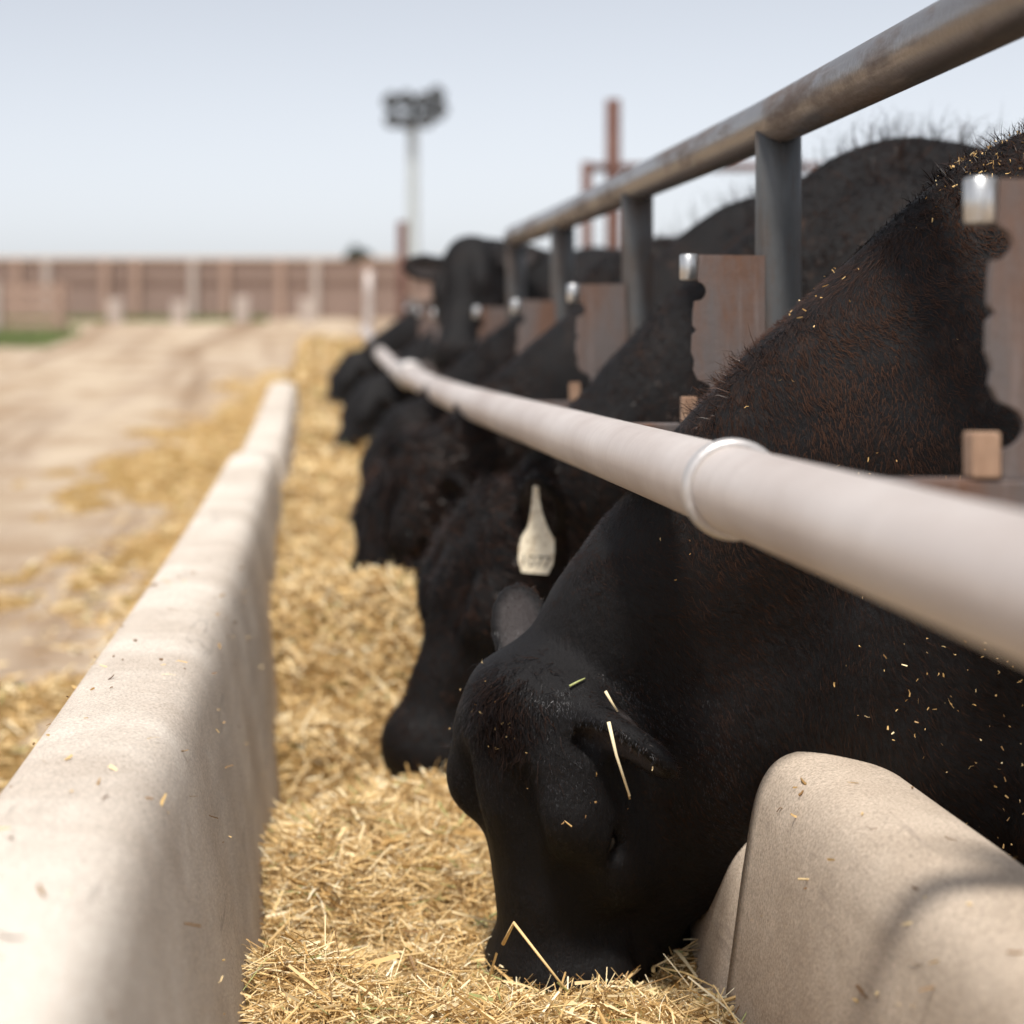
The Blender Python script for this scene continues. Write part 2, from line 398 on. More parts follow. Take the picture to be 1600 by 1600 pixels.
b_.to_mesh(me_arm); b_.free(); me_arm.materials.append(M['plate'])
for k in range(-1, 11):
    y = 1.75 + SP * k
    z0 = zo(y); tz = topz(y) if k <= 4 else z0 + 0.18
    po = tube_obj('post', [(PX, y, z) for z in np.linspace(GZ + z0 - 0.1, tz - 0.02, 12)], 0.0365, M['post'], seg=24); under(fence, po, fence_inv)
    if k <= 8:
        arm = mobj('bracket_arm', me_arm, None, None, (NRX, y, -0.133 + z0)); under(fence, arm, fence_inv)
        pl = mobj('latch_plate', me_plate, None, None, (0.588, y - 0.012, -0.1145 + z0)); under(fence, pl, fence_inv)
        pl.rotation_euler = (R(random.uniform(-2, 2)), R(random.uniform(-1.2, 1.2)), R(random.uniform(-7, 7)))
        ba = mobj('pivot_barrel', me_bar, None, None, (0.0145, 0, 0.252)); ba.parent = pl
        bk = mobj('stop_block', me_blk, None, None, (0.014, 0.0, 0.0215)); bk.parent = pl
ep = tube_obj('end_post', [(NRX + 0.03, 17.0, z) for z in np.linspace(GZ + zo(17) - 0.1, 0.72, 8)], 0.04, M['neckrail'], seg=16); under(fence, ep, fence_inv)

# ------------------------------------------------------------------ hay
def hay_z(X, Y):
    lev = np.interp(Y, [0, 1.8, 2.45, 3.1, 4.2, 4.6, 5.0, 6.6, 8, 10, 12, 14, 16.5, 19, 21], [-0.93, -0.90, -0.885, -0.935, -0.915, -0.86, -0.70, -0.66, -0.62, -0.60, -0.58, -0.45, -0.28, -0.42, -0.95])
    lev = lev + 0.10 * np.exp(-((X - 0.17) / 0.13) ** 2 - ((Y - 4.9) / 0.35) ** 2)
    lev = lev + 0.035 * np.exp(-((X - 0.05) / 0.16) ** 2 - ((Y - 3.25) / 0.35) ** 2)
    lev = lev - 0.05 * np.exp(-((X - 0.02) / 0.1) ** 2 - ((Y - 2.78) / 0.10) ** 2)
    lev = lev - 0.045 * np.exp(-((X - 0.37) / 0.13) ** 2 - ((Y - 2.80) / 0.16) ** 2)
    lev = lev - np.where(Y > 13.2, 2.2 * np.clip(-0.12 - X, 0, 0.5), 0.0)
    return lev + zoff(Y) + 0.105 * fbm(X * 5, Y * 4.2, 21, 3) + 0.03 * fbm(X * 22, Y * 20, 22, 2)
def heightfield(xs, ys, zf):
    X, Y = np.meshgrid(xs, ys); Z = zf(X, Y)
    V = np.stack([X, Y, Z], -1).reshape(-1, 3); ny, nx = X.shape
    i = np.arange(ny - 1)[:, None] * nx + np.arange(nx - 1)[None]
    return V, np.stack([i, i + 1, i + 1 + nx, i + nx], -1).reshape(-1, 4)
def straws(P, L, W, tilt, bend, seed=0, N=None):
    """triangular-section bent stalks at P (n,3) -> V, quads, tint"""
    g = np.random.default_rng(seed); n = len(P)
    az = g.uniform(0, 2 * math.pi, n); el = g.normal(0, 1, n) * tilt
    D = np.stack([np.cos(az) * np.cos(el), np.sin(az) * np.cos(el), np.sin(el)], 1)
    S = np.cross(D, np.tile([0, 0, 1.0], (n, 1))); S /= np.linalg.norm(S, axis=1)[:, None] + 1e-9
    U = np.cross(S, D)
    roll = g.uniform(0, 2 * math.pi, n)[:, None]
    S, U = S * np.cos(roll) + U * np.sin(roll), U * np.cos(roll) - S * np.sin(roll)
    bv = U * (g.normal(0, 1, n) * bend * L)[:, None]
    V = np.empty((n, 9, 3))
    for k, (tt, bb, ww) in enumerate(((-0.5, -0.25, 1.0), (0.0, 0.25, 1.0), (0.5, -0.25, 0.55))):
        c = P + D * (L * tt)[:, None] + bv * bb
        V[:, k * 3 + 0] = c + S * (W * ww)[:, None]
        V[:, k * 3 + 1] = c - S * (W * ww)[:, None]
        V[:, k * 3 + 2] = c + U * (W * ww * 0.55)[:, None]
    base = (np.arange(n) * 9)[:, None, None]
    q = np.array([[0, 1, 4, 3], [1, 2, 5, 4], [2, 0, 3, 5], [3, 4, 7, 6], [4, 5, 8, 7], [5, 3, 6, 8]])[None]
    Q = (base + q).reshape(-1, 4)
    tint = g.beta(1.8, 1.45, n); r = g.uniform(0, 1, n)
    tint = np.where(r < 0.07, g.uniform(0, 0.15, n), tint); tint = np.where(r > 0.975, 1.0, np.minimum(tint, 0.97))
    return V.reshape(-1, 3), Q, np.repeat(tint, 9)
def hay_object(name, bed, groups, label):
    Vs, Qs, Ts, off = [], [], [], 0
    for V, Q, T in groups:
        Vs.append(V); Qs.append(Q + off); Ts.append(T); off += len(V)
    V = np.concatenate(Vs); Q = np.concatenate(Qs); T = np.concatenate(Ts)
    nb = len(bed[0])
    V = np.concatenate([bed[0], V]); T = np.concatenate([np.full(nb, 0.2), T])
    me = make_mesh(name, V, [bed[1], Q + nb], False, {'tint': T})
    me.materials.append(M['haybed']); me.materials.append(M['straw'])
    mi = np.ones(len(me.polygons), np.int32); mi[:len(bed[1])] = 0
    me.polygons.foreach_set('material_index', mi)
    o = mobj(name, me, None); tag(o, label, 'hay', kind='stuff')
    return o
def inner_l(z): return np.interp(z, [-1.0, -0.70, -0.545, -0.475, -0.44], [-0.062, -0.11, -0.14, -0.17, -0.35])
def inner_r(z): return np.interp(z, [-0.98, -0.78, -0.62, -0.56], [0.525, 0.55, 0.572, 0.6])
def scatter(n, y0, y1, zlift, pw=1.0):
    g = rng
    Y = y0 + (y1 - y0) * g.uniform(0, 1, n) ** pw
    X = g.uniform(-0.16, 0.6, n)
    Z = hay_z(X, Y); rel = Z - zoff(Y)
    ok = (X > inner_l(rel) + 0.004) & (X < inner_r(rel) - 0.004) | (Y > 13.3)
    X, Y, Z = X[ok], Y[ok], Z[ok]
    return np.stack([X, Y, Z + g.uniform(-0.004, 1, len(X)) ** 2 * zlift], 1)
G = []
P = scatter(80000, 2.2, 3.8, 0.026); n = len(P)
G.append(straws(P, np.clip(rng.lognormal(math.log(0.042), 0.5, n), 0.012, 0.13), np.clip(rng.lognormal(math.log(0.00085), 0.45, n), 0.0004, 0.0028), 0.38, 0.28, 1))
P = scatter(3600, 2.2, 3.9, 0.04); n = len(P)
G.append(straws(P, np.clip(rng.lognormal(math.log(0.055), 0.4, n), 0.03, 0.13), np.clip(rng.lognormal(math.log(0.0016), 0.45, n), 0.0007, 0.0045), 0.35, 0.12, 2))
P = scatter(500, 2.2, 3.9, 0.03); n = len(P)   # torn leaf flakes
G.append(straws(P, rng.uniform(0.015, 0.04, n), rng.uniform(0.003, 0.006, n), 0.4, 0.3, 12))
P = scatter(16000, 0.55, 2.3, 0.03); n = len(P)
G.append(straws(P, rng.uniform(0.02, 0.09, n), rng.uniform(0.0007, 0.0020, n), 0.38, 0.28, 13))
P = scatter(45000, 3.6, 8.0, 0.04); n = len(P)
G.append(straws(P, rng.uniform(0.03, 0.10, n), rng.uniform(0.0010, 0.0024, n), 0.45, 0.28, 3))
P = scatter(16000, 7.8, 20.5, 0.06); n = len(P)
G.append(straws(P, rng.uniform(0.03, 0.11, n), rng.uniform(0.0025, 0.006, n), 0.5, 0.2, 4))
def bed():
    ys = np.concatenate([np.arange(0.5, 2.1, 0.1), np.arange(2.1, 4.2, 0.018), np.arange(4.2, 9, 0.05), np.arange(9, 21, 0.12)])
    xs = np.linspace(0, 1, 42)
    Yg = np.repeat(ys[:, None], 42, 1)
    rel = hay_z(np.full(len(ys), 0.2), ys) - zoff(ys)
    x0 = np.where(ys > 13.3, -0.6, inner_l(np.minimum(rel - 0.03, -0.47)) - 0.03); x1 = np.where(ys > 13.3, 0.62, inner_r(np.minimum(rel - 0.03, -0.6)) + 0.03)
    Xg = x0[:, None] + (x1 - x0)[:, None] * xs[None]
    Zg = hay_z(Xg, Yg) - 0.006
    V = np.stack([Xg, Yg, Zg], -1).reshape(-1, 3); ny, nx = Xg.shape
    i = np.arange(ny - 1)[:, None] * nx + np.arange(nx - 1)[None]
    return V, np.stack([i, i + 1, i + 1 + nx, i + nx], -1).reshape(-1, 4)
hay_object('hay', bed(), G, 'golden chopped hay and straw heaped inside the concrete trough')

# hay spilled on the lane outside the trough
def spill_z(X, Y):
    g0 = GZ + zoff(Y)
    edge = np.exp(-((X + 0.45) / 0.55) ** 2)
    lump = 0.24 * np.clip(fbm(X * 1.9, Y * 0.9, 31, 3) - 0.06, 0, None) + 0.05 * fbm(X * 6, Y * 4, 32, 3)
    mask = np.clip((X + 2.3) / 1.3, 0, 1) * np.clip((Y - 3.0) / 2, 0.3, 1) * np.clip((26 - Y) / 6, 0, 1)
    return g0 - 0.05 + (lump + 0.09 * edge * np.clip((Y - 5) / 3, 0.2, 1)) * mask
xs = np.linspace(-2.6, -0.37, 60); ys = np.linspace(2.5, 27, 220)
bd = heightfield(xs, ys, spill_z)
n = 17000
X = -0.38 - np.abs(rng.normal(0, 0.6, n)); Y = 2.6 + 22 * rng.uniform(0, 1, n) ** 1.4
Z = spill_z(X, Y) + 0.012 * rng.uniform(0, 1, n)
gz = GZ + zoff(Y) + 0.004
ok = (X > -2.6) & (Z > gz - 0.012 + 0.03 * rng.uniform(-1, 1, n) ** 3)
Z = np.maximum(Z, gz)
P = np.stack([X, Y, Z], 1)[ok]; n = len(P)
hay_object('spilled_hay', bd, [straws(P, rng.uniform(0.03, 0.10, n), rng.uniform(0.002, 0.005, n), 0.35, 0.2, 6)], 'loose hay spilled on the lane along the outer trough wall')

# ------------------------------------------------------------------ cattle (implicit surface -> one continuous mesh)
class Field:
    def __init__(s, lo, hi, h):
        s.h = h; s.lo = np.array(lo, float)
        s.n = np.ceil((np.array(hi) - s.lo) / h).astype(int) + 1
        s.F = np.full(s.n, 0.4, np.float32)
    def _slab(s, lo, hi):
        a = np.clip(np.floor((np.asarray(lo) - s.lo) / s.h).astype(int), 0, s.n)
        b = np.clip(np.ceil((np.asarray(hi) - s.lo) / s.h).astype(int) + 1, 0, s.n)
        sl = tuple(slice(x, y) for x, y in zip(a, b))
        ax = [s.lo[i] + s.h * np.arange(a[i], b[i], dtype=np.float32) for i in range(3)]
        P = np.stack(np.meshgrid(*ax, indexing='ij'), -1)
        return sl, P
    def comb(s, sl, d, k, sub=False):
        F = s.F[sl]
        if F.size == 0: return
        if sub:
            d = -d
            hh = np.clip(0.5 - 0.5 * (F - d) / k, 0, 1); s.F[sl] = F * (1 - hh) + d * hh + k * hh * (1 - hh)
        else:
            hh = np.clip(0.5 + 0.5 * (F - d) / k, 0, 1); s.F[sl] = F * (1 - hh) + d * hh - k * hh * (1 - hh)
    def ell(s, c, r, A=None, k=0.05, sub=False):
        c = np.array(c, float); r = np.array(r, float); A = np.eye(3) if A is None else A   # rows of A: local axes
        ext = np.sqrt(((A * r[:, None]) ** 2).sum(0)) + k + 0.03
        sl, P = s._slab(c - ext, c + ext)
        if P.size == 0: return
        Q = (P - c) @ A.T
        k0 = np.sqrt(((Q / r) ** 2).sum(-1)); k1 = np.sqrt(((Q / (r * r)) ** 2).sum(-1)) + 1e-6
        s.comb(sl, k0 * (k0 - 1) / k1, k, sub)
    def rc(s, a, b, ra, rb, k=0.05, lat=None, w=1.0):
        a = np.array(a, float); b = np.array(b, float)
        m = max(ra, rb) + k + 0.03
        sl, P = s._slab(np.minimum(a, b) - m, np.maximum(a, b) + m)
        if P.size == 0: return
        Q = P - a; B = b - a
        if lat is not None:
            lat = np.array(lat, float) / np.linalg.norm(lat)
            Q = Q + ((Q @ lat) * (1 / w - 1))[..., None] * lat
            B = B + (B @ lat) * (1 / w - 1) * lat
        t = np.clip((Q @ B) / (B @ B), 0, 1)
        d = np.linalg.norm(Q - t[..., None] * B, axis=-1) - (ra + (rb - ra) * t)
        s.comb(sl, d * (w if lat is not None and w < 1 else 1), k)
    def mesh(s):
        F = s.F; n = F.shape; ins = F < 0
        c = np.zeros(tuple(x - 1 for x in n), np.uint8)
        for dx in (0, 1):
            for dy in (0, 1):
                for dz in (0, 1):
                    c += ins[dx:n[0] - 1 + dx, dy:n[1] - 1 + dy, dz:n[2] - 1 + dz]
        act = (c > 0) & (c < 8); I = np.argwhere(act)
        idx = np.full(act.shape, -1, np.int64); idx[act] = np.arange(len(I))
        acc = np.zeros((len(I), 3)); cnt = np.zeros(len(I))
        cor = [(a, b, d) for a in (0, 1) for b in (0, 1) for d in (0, 1)]
        val = {q: F[I[:, 0] + q[0], I[:, 1] + q[1], I[:, 2] + q[2]] for q in cor}
        for q in cor:
            for ax in range(3):
                if q[ax] == 0:
                    p = list(q); p[ax] = 1; p = tuple(p)
                    v0, v1 = val[q], val[p]; m = (v0 < 0) != (v1 < 0)
                    t = np.where(m, v0 / np.where(m, v0 - v1, 1), 0)
                    pos = np.tile(np.array(q, float), (len(I), 1)); pos[:, ax] += t
                    acc[m] += pos[m]; cnt[m] += 1
        V = s.lo + s.h * (I + acc / cnt[:, None])
        Q = []
        for ax in range(3):
            u, v = (ax + 1) % 3, (ax + 2) % 3
            A = [slice(None)] * 3; B = [slice(None)] * 3
            A[ax] = slice(0, n[ax] - 1); B[ax] = slice(1, n[ax])
            e = ins[tuple(A)] != ins[tuple(B)]
            J = np.argwhere(e); J = J[(J[:, u] > 0) & (J[:, v] > 0) & (J[:, u] < n[u] - 1) & (J[:, v] < n[v] - 1)]
            def cell(du, dv):
                K = J.copy(); K[:, u] += du; K[:, v] += dv; return idx[K[:, 0], K[:, 1], K[:, 2]]
            q = np.stack([cell(-1, -1), cell(0, -1), cell(0, 0), cell(-1, 0)], 1)
            flip = ~ins[J[:, 0], J[:, 1], J[:, 2]]
            q[flip] = q[flip][:, ::-1]
            Q.append(q)
        return V, np.concatenate(Q)

def nrm(v): v = np.array(v, float); return v / np.linalg.norm(v)

def build_cow(name, base, poll, d, lhint, h, hs=1.0, sz=1.0, ears=None, bulge=0.03, body_yaw=0.0, eyes=True, hw=1.1, dewlap=None, brisket=0.0):
    """base: world ground point under the withers; poll: world position of the forehead top; d: poll->muzzle;
       cow faces -X, its left side is -Y.  Returns root, body object, head frame"""
    base = np.array(base, float)
    p = (np.array(poll, float) - base)
    d = nrm(d); l = np.array(lhint, float); l = nrm(l - d * (l @ d)); nn = np.cross(d, l)   # forehead normal
    A = np.stack([d, l, nn])
    H = lambda u, v, w: p + hs * (u * d + hw * (v * l + w * nn))
    lo = np.minimum([-0.35, -0.48, -0.02], p - 0.62); hi = np.maximum([1.62, 0.48, 1.52 * sz], p + 0.62)
    lo[2] = max(lo[2], -0.02)
    f = Field(lo, hi, h)
    cy, sy = math.cos(body_yaw), math.sin(body_yaw)
    S = lambda x, y, z: np.array([(x * cy - y * sy), (x * sy + y * cy), z * sz])
    e = lambda c, r, k=0.08: f.ell(S(*c), np.array(r) * np.array([1, 1, sz]), np.array([[cy, sy, 0], [-sy, cy, 0], [0, 0, 1.0]]), k)
    # trunk
    e((0.58, 0, 0.83), (0.66, 0.345, 0.40)); e((0.78, 0, 0.72), (0.55, 0.34, 0.30)); e((0.10, 0, 1.13), (0.30, 0.14, 0.235))
    f.rc(S(0.15, 0, 1.19), S(1.2, 0, 1.19), 0.15, 0.15, 0.1)
    for s in (-1, 1):
        e((0.06, s * 0.16, 0.90), (0.22, 0.135, 0.37), 0.09)
        e((1.16, s * 0.15, 1.0), (0.30, 0.17, 0.30), 0.09)
        f.rc(S(0.04, s * 0.19, 0.74), S(-0.02, s * 0.19, 0.42), 0.115, 0.062, 0.07)
        f.rc(S(-0.02, s * 0.19, 0.42), S(0.0, s * 0.19, 0.13), 0.056, 0.042, 0.03)
        f.rc(S(0.0, s * 0.19, 0.12), S(-0.03, s * 0.19, 0.04), 0.048, 0.058, 0.03)
        f.rc(S(1.26, s * 0.17, 0.85), S(1.22, s * 0.19, 0.58), 0.20, 0.10, 0.08)
        f.rc(S(1.22, s * 0.19, 0.60), S(1.40, s * 0.19, 0.45), 0.085, 0.055, 0.05)
        f.rc(S(1.40, s * 0.19, 0.45), S(1.34, s * 0.19, 0.12), 0.052, 0.042, 0.03)
        f.rc(S(1.34, s * 0.19, 0.12), S(1.30, s * 0.19, 0.04), 0.048, 0.058, 0.03)
    e((-0.10, 0, 0.72 - brisket * 0.4), (0.22, 0.18, 0.27 + brisket));
    if dewlap is not None:
        for a_, b_2, ra, rb in dewlap: f.rc(np.array(a_), np.array(b_2), ra, rb, 0.08, (0, 1.0, 0), 0.52)
    e((-0.05, 0, 0.95), (0.22, 0.20, 0.28), 0.1)
    f.rc(S(1.44, 0, 1.16), S(1.50, 0, 0.75), 0.035, 0.022, 0.04); f.rc(S(1.50, 0, 0.75), S(1.49, 0, 0.35), 0.022, 0.045, 0.03)
    # neck
    E = H(0.05, 0, -0.165); B = S(0.02, 0, 1.02); lat0 = np.array([0, 1.0, 0])
    Cpt = 0.5 * (B + E) + np.array([0, 0.0, bulge]) + 0.06 * nrm(E - B) * 0
    ts = np.linspace(0, 1, 6)
    pts = [(1 - t) ** 2 * B + 2 * t * (1 - t) * Cpt + t * t * E for t in ts]
    rad = np.interp(ts, [0, 0.35, 0.7, 1.0], [0.265, 0.235, 0.180, 0.135])
    ww = np.interp(ts, [0, 0.5, 1.0], [0.78, 0.66, 0.72])
    for i in range(5):
        tt = nrm(pts[i + 1] - pts[i]); lat = lat0 * (1 - ts[i]) + l * -ts[i] * np.sign(-l[1] if abs(l[1]) > 0.01 else 1)
        lat = lat - tt * (lat @ tt)
        f.rc(pts[i], pts[i + 1], rad[i], rad[i + 1], 0.07, lat, ww[i])
    # head
    he = lambda c, r, k=0.035, sub=False, AA=None: f.ell(H(*c), np.array(r) * hs * np.array([1, hw, hw]), A if AA is None else AA, k * hs, sub)
    hr = lambda a, b, ra, rb, k=0.04, w=None: f.rc(H(*a), H(*b), ra * hs * hw, rb * hs * hw, k * hs, None if w is None else l, 1.0 if w is None else w)
    he((0.105, 0, -0.095), (0.13, 0.105, 0.095)); he((0.015, 0, -0.075), (0.055, 0.075, 0.065), 0.04)
    he((0.12, 0, -0.05), (0.13, 0.10, 0.05), 0.03)
    hr((0.18, 0, -0.085), (0.42, 0, -0.075), 0.082, 0.060, 0.05)
    he((0.45, 0, -0.085), (0.075, 0.092, 0.085), 0.04)
    he((0.485, 0, -0.085), (0.042, 0.070, 0.058), 0.03)
    hr((0.14, 0, -0.235), (0.45, 0, -0.165), 0.105, 0.076, 0.04, 0.85)
    he((0.465, 0, -0.185), (0.062, 0.072, 0.062), 0.04)
    he((0.08, 0, -0.22), (0.12, 0.09, 0.10), 0.06)
    for s in (-1, 1):
        he((0.145, s * 0.055, -0.175), (0.125, 0.058, 0.105), 0.04)                      # cheek
        he((0.175, s * 0.078, -0.050), (0.062, 0.036, 0.040), 0.03)                     # brow
        he((0.25, s * 0.085, -0.10), (0.07, 0.03, 0.04), 0.05)                         # below the eye
        he((0.215, s * 0.108, -0.074), (0.024, 0.010, 0.011), 0.012, True); he((0.203, s * 0.094, -0.060), (0.034, 0.018, 0.013), 0.012)               # socket
        he((0.505, s * 0.046, -0.052), (0.020, 0.016, 0.011), 0.01, True)                # nostril
        he((0.215, s * 0.046, -0.002), (0.12, 0.018, 0.018), 0.024, True)                  # hollow beside the nose
        he((0.44, s * 0.082, -0.118), (0.075, 0.006, 0.006), 0.012, True)                # mouth corner
    # ears
    for s, (dr, nm, L, W, b0) in zip((1, -1), ears):
        dr = nrm(dr); nm = np.array(nm, float); nm = nrm(nm - dr * (nm @ dr)); sd = np.cross(dr, nm)
        bp = H(*(b0 if b0 else (0.055, s * 0.095, -0.105)))
        f.rc(bp - dr * 0.02, bp + dr * 0.05, 0.036 * hs, 0.034 * hs, 0.03)
        AA = np.stack([dr, sd, nm]); c = bp + dr * L * 0.55
        f.ell(c, (L * 0.58, W, max(0.022, h * 1.6)), AA, 0.02)
        f.ell(c + nm * 0.030 + dr * 0.004, (L * 0.50, W * 0.76, 0.030), AA, 0.010, True)
    V, Q = f.mesh(); skin = np.zeros(len(V))
    for s, (dr, nm, L, W, b0) in zip((1, -1), ears):
        dr = nrm(dr); nm = np.array(nm, float); nm = nrm(nm - dr * (nm @ dr)); sd = np.cross(dr, nm)
        bp = H(*(b0 if b0 else (0.055, s * 0.095, -0.105))); q_ = V - (bp + dr * L * 0.55)
        rr_ = ((q_ @ dr) / (L * 0.48)) ** 2 + ((q_ @ sd) / (W * 0.74)) ** 2
        skin = np.maximum(skin, np.clip((1 - rr_) * 2.2, 0, 1) * (np.abs(q_ @ nm) < 0.035))
    # slow lumps and skin folds
    Nn = fbm(V[:, 0] * 9 + 3, V[:, 2] * 9 + V[:, 1] * 7, 41, 3)
    V = V + (V - (V.mean(0))) * 0 
    me = make_mesh(name + '_hide', V, [Q], True, {'skin': skin})
    nor = np.empty(len(V) * 3, np.float32); me.vertices.foreach_get('normal', nor); nor = nor.reshape(-1, 3)
    V2 = V + nor * (Nn * 0.006)[:, None]
    me.vertices.foreach_set('co', V2.astype(np.float32).ravel()); me.update()
    root = empty(name, base)
    body = mobj('body', me, M['hide'], root)
    if eyes:
        for s in (-1, 1):
            bm = bmesh.new(); bmesh.ops.create_uvsphere(bm, u_segments=16, v_segments=10, radius=0.0185 * hs * hw, matrix=Matrix.Translation(H(0.215, s * 0.089, -0.072)))
            bmobj('eye', bm, M['eye'], root, True)
    return root, body, (p, A, H, V2, nor, Q)

def fur(root, info, n, length, width, seed, region=None, jit=0.35, lift=0.35, flow=None, tints=(1.2, 5.0), name='coat', mat='hair', curl=0.0, lenfun=None, clump=0.0, brown=0.0):
    p, A, H, V, nor, Q = info
    g = np.random.default_rng(seed)
    T = np.concatenate([Q[:, [0, 1, 2]], Q[:, [0, 2, 3]]])
    a, b, c = V[T[:, 0]], V[T[:, 1]], V[T[:, 2]]
    ar = 0.5 * np.linalg.norm(np.cross(b - a, c - a), axis=1); cen = (a + b + c) / 3
    if region is not None: ar = ar * region(cen, nor[T[:, 0]])
    pick = np.searchsorted(np.cumsum(ar), g.uniform(0, ar.sum(), n)).clip(0, len(T) - 1)
    u, v = g.uniform(0, 1, (2, n)); m = u + v > 1; u[m] = 1 - u[m]; v[m] = 1 - v[m]
    P = a[pick] + u[:, None] * (b - a)[pick] + v[:, None] * (c - a)[pick]
    N = nor[T[pick, 0]]
    if flow is None:
        Fd = np.tile(np.array([0.75, 0.0, -0.65]), (n, 1))
    else: Fd = flow(P)
    if clump:      # gather the strands into tufts
        cc = np.round(P / clump); P = P + (cc * clump + (fbm(cc[:, 0] * 7.3, cc[:, 1] * 5.1 + cc[:, 2] * 3.7, 9, 1)[:, None]) * clump - P) * 0.75 * np.array([1, 1, 0.0])
    # clumped direction wobble
    wob = np.stack([fbm(P[:, 0] * 14 + 5, P[:, 2] * 14 + P[:, 1] * 11, 51 + i, 3) for i in range(3)], 1)
    Fd = Fd + wob * (0.9 + curl) + g.normal(0, jit * 0.5, (n, 3))
    Tn = Fd - N * (Fd * N).sum(1)[:, None]; Tn /= np.linalg.norm(Tn, axis=1)[:, None] + 1e-9
    L = length * g.uniform(0.5, 1.3, n)
    if lenfun is not None: L = L * lenfun(P, N)
    W = width * g.uniform(0.6, 1.3, n)
    lf = (lift + 0.25 * (wob[:, 0] + 0.3))[:, None]
    d1 = Tn + N * lf * 1.4; d1 /= np.linalg.norm(d1, axis=1)[:, None]
    d2 = Tn + N * lf * 0.3 + g.normal(0, 0.15 + curl, (n, 3)); d2 /= np.linalg.norm(d2, axis=1)[:, None]
    Sd = np.cross(d1, N); Sd /= np.linalg.norm(Sd, axis=1)[:, None] + 1e-9
    Vv = np.empty((n, 5, 3)); P0 = P - N * 0.002
    Vv[:, 0] = P0 - Sd * (W / 2)[:, None]; Vv[:, 1] = P0 + Sd * (W / 2)[:, None]
    P1 = P0 + d1 * (L * 0.5)[:, None]
    Vv[:, 2] = P1 + Sd * (W * 0.4)[:, None]; Vv[:, 3] = P1 - Sd * (W * 0.4)[:, None]
    Vv[:, 4] = P1 + d2 * (L * 0.5)[:, None]
    bs = (np.arange(n) * 5)[:, None]
    q = bs + np.array([[0, 1, 2, 3]]); tr = bs + np.array([[3, 2, 4]])
    tint = g.beta(tints[0], tints[1], n) + 0.35 * np.clip(wob[:, 1], 0, 1)
    if brown: tint = tint + brown * np.clip(fbm(P[:, 0] * 5, P[:, 2] * 5 + P[:, 1] * 3, 77, 3) + 0.12, 0, 1) * np.clip((P[:, 2] - 0.7) / 0.3, 0, 1)
    me = make_mesh(name, Vv.reshape(-1, 3), [q, tr], True, {'tint': np.repeat(np.clip(tint, 0, 1), 5)})
    o = mobj(name, me, M[mat], root); o['kind'] = 'stuff'
    return o

GRP = 'black cattle feeding along the fence'
# nearest animal, head down in the hay
r1, b1, i1 = build_cow('cow', (0.985, 2.60, GZ), (0.232, 2.69, -0.482), (0.09, 0.15, -0.98), (0.55, -0.78, -0.08), 0.009, hs=0.965, hw=1.37,
    ears=(((0.60, -0.66, -0.30), (-0.50, -0.40, -0.75), 0.150, 0.047, (0.030, 0.080, -0.070)), ((-0.10, 0.40, 0.80), (-0.30, -0.92, 0.15), 0.132, 0.047, (0.035, -0.070, -0.125))), bulge=0.05,
    dewlap=(((-0.50, 0.20, 0.43), (-0.40, 0.14, 0.47), 0.115, 0.135), ((-0.42, 0.15, 0.46), (-0.535, 0.20, 0.23), 0.125, 0.075), ((-0.43, 0.18, 0.50), (-0.26, 0.10, 0.58), 0.14, 0.18), ((-0.26, 0.10, 0.60), (-0.06, 0.0, 0.62), 0.17, 0.20)), brisket=0.10)
tag(r1, 'nearest black cow, head down in the hay, straw caught on its ear', 'cow', GRP)

def flow_cow(P):
    hd = np.exp(-((P[:, 0] + 0.72) / 0.28) ** 2)[:, None]
    return np.array([[0.55, -0.05, -0.75]]) * (1 - hd * 0.6) + np.array([[0.25, 0.0, 0.1]]) * hd
front = lambda C, N: np.where(C[:, 0] < 0.55, 1.0, 0.12) * np.where(N[:, 1] < 0.3, 1.0, 0.25) * np.where(C[:, 2] < 0.35, 0.5, 1.0)
def len1(P, N):
    head = np.clip((-0.50 - P[:, 0]) / 0.12, 0, 1) * np.clip((0.75 - P[:, 2]) / 0.1, 0, 1)
    return 1.0 - 0.62 * head + 0.5 * np.clip(N[:, 2], 0, 1) * (P[:, 0] > -0.45)
fur(r1, i1, 190000, 0.016, 0.0009, 61, front, flow=flow_cow, lift=0.24, lenfun=len1, brown=1.3)
mane = lambda C, N: np.where((N[:, 2] > 0.45) & (C[:, 0] > -0.46) & (C[:, 0] < 0.1) & (C[:, 2] > 0.85), np.clip(fbm(C[:, 0] * 9, C[:, 1] * 5, 55, 2) + 0.15, 0, 1), 0.0)
fur(r1, i1, 1800, 0.036, 0.0011, 163, mane, flow=lambda P: np.tile([0.3, 0.0, 0.1], (len(P), 1)), lift=0.9, jit=0.8, name='mane', curl=0.3, brown=0.8, clump=0.02)

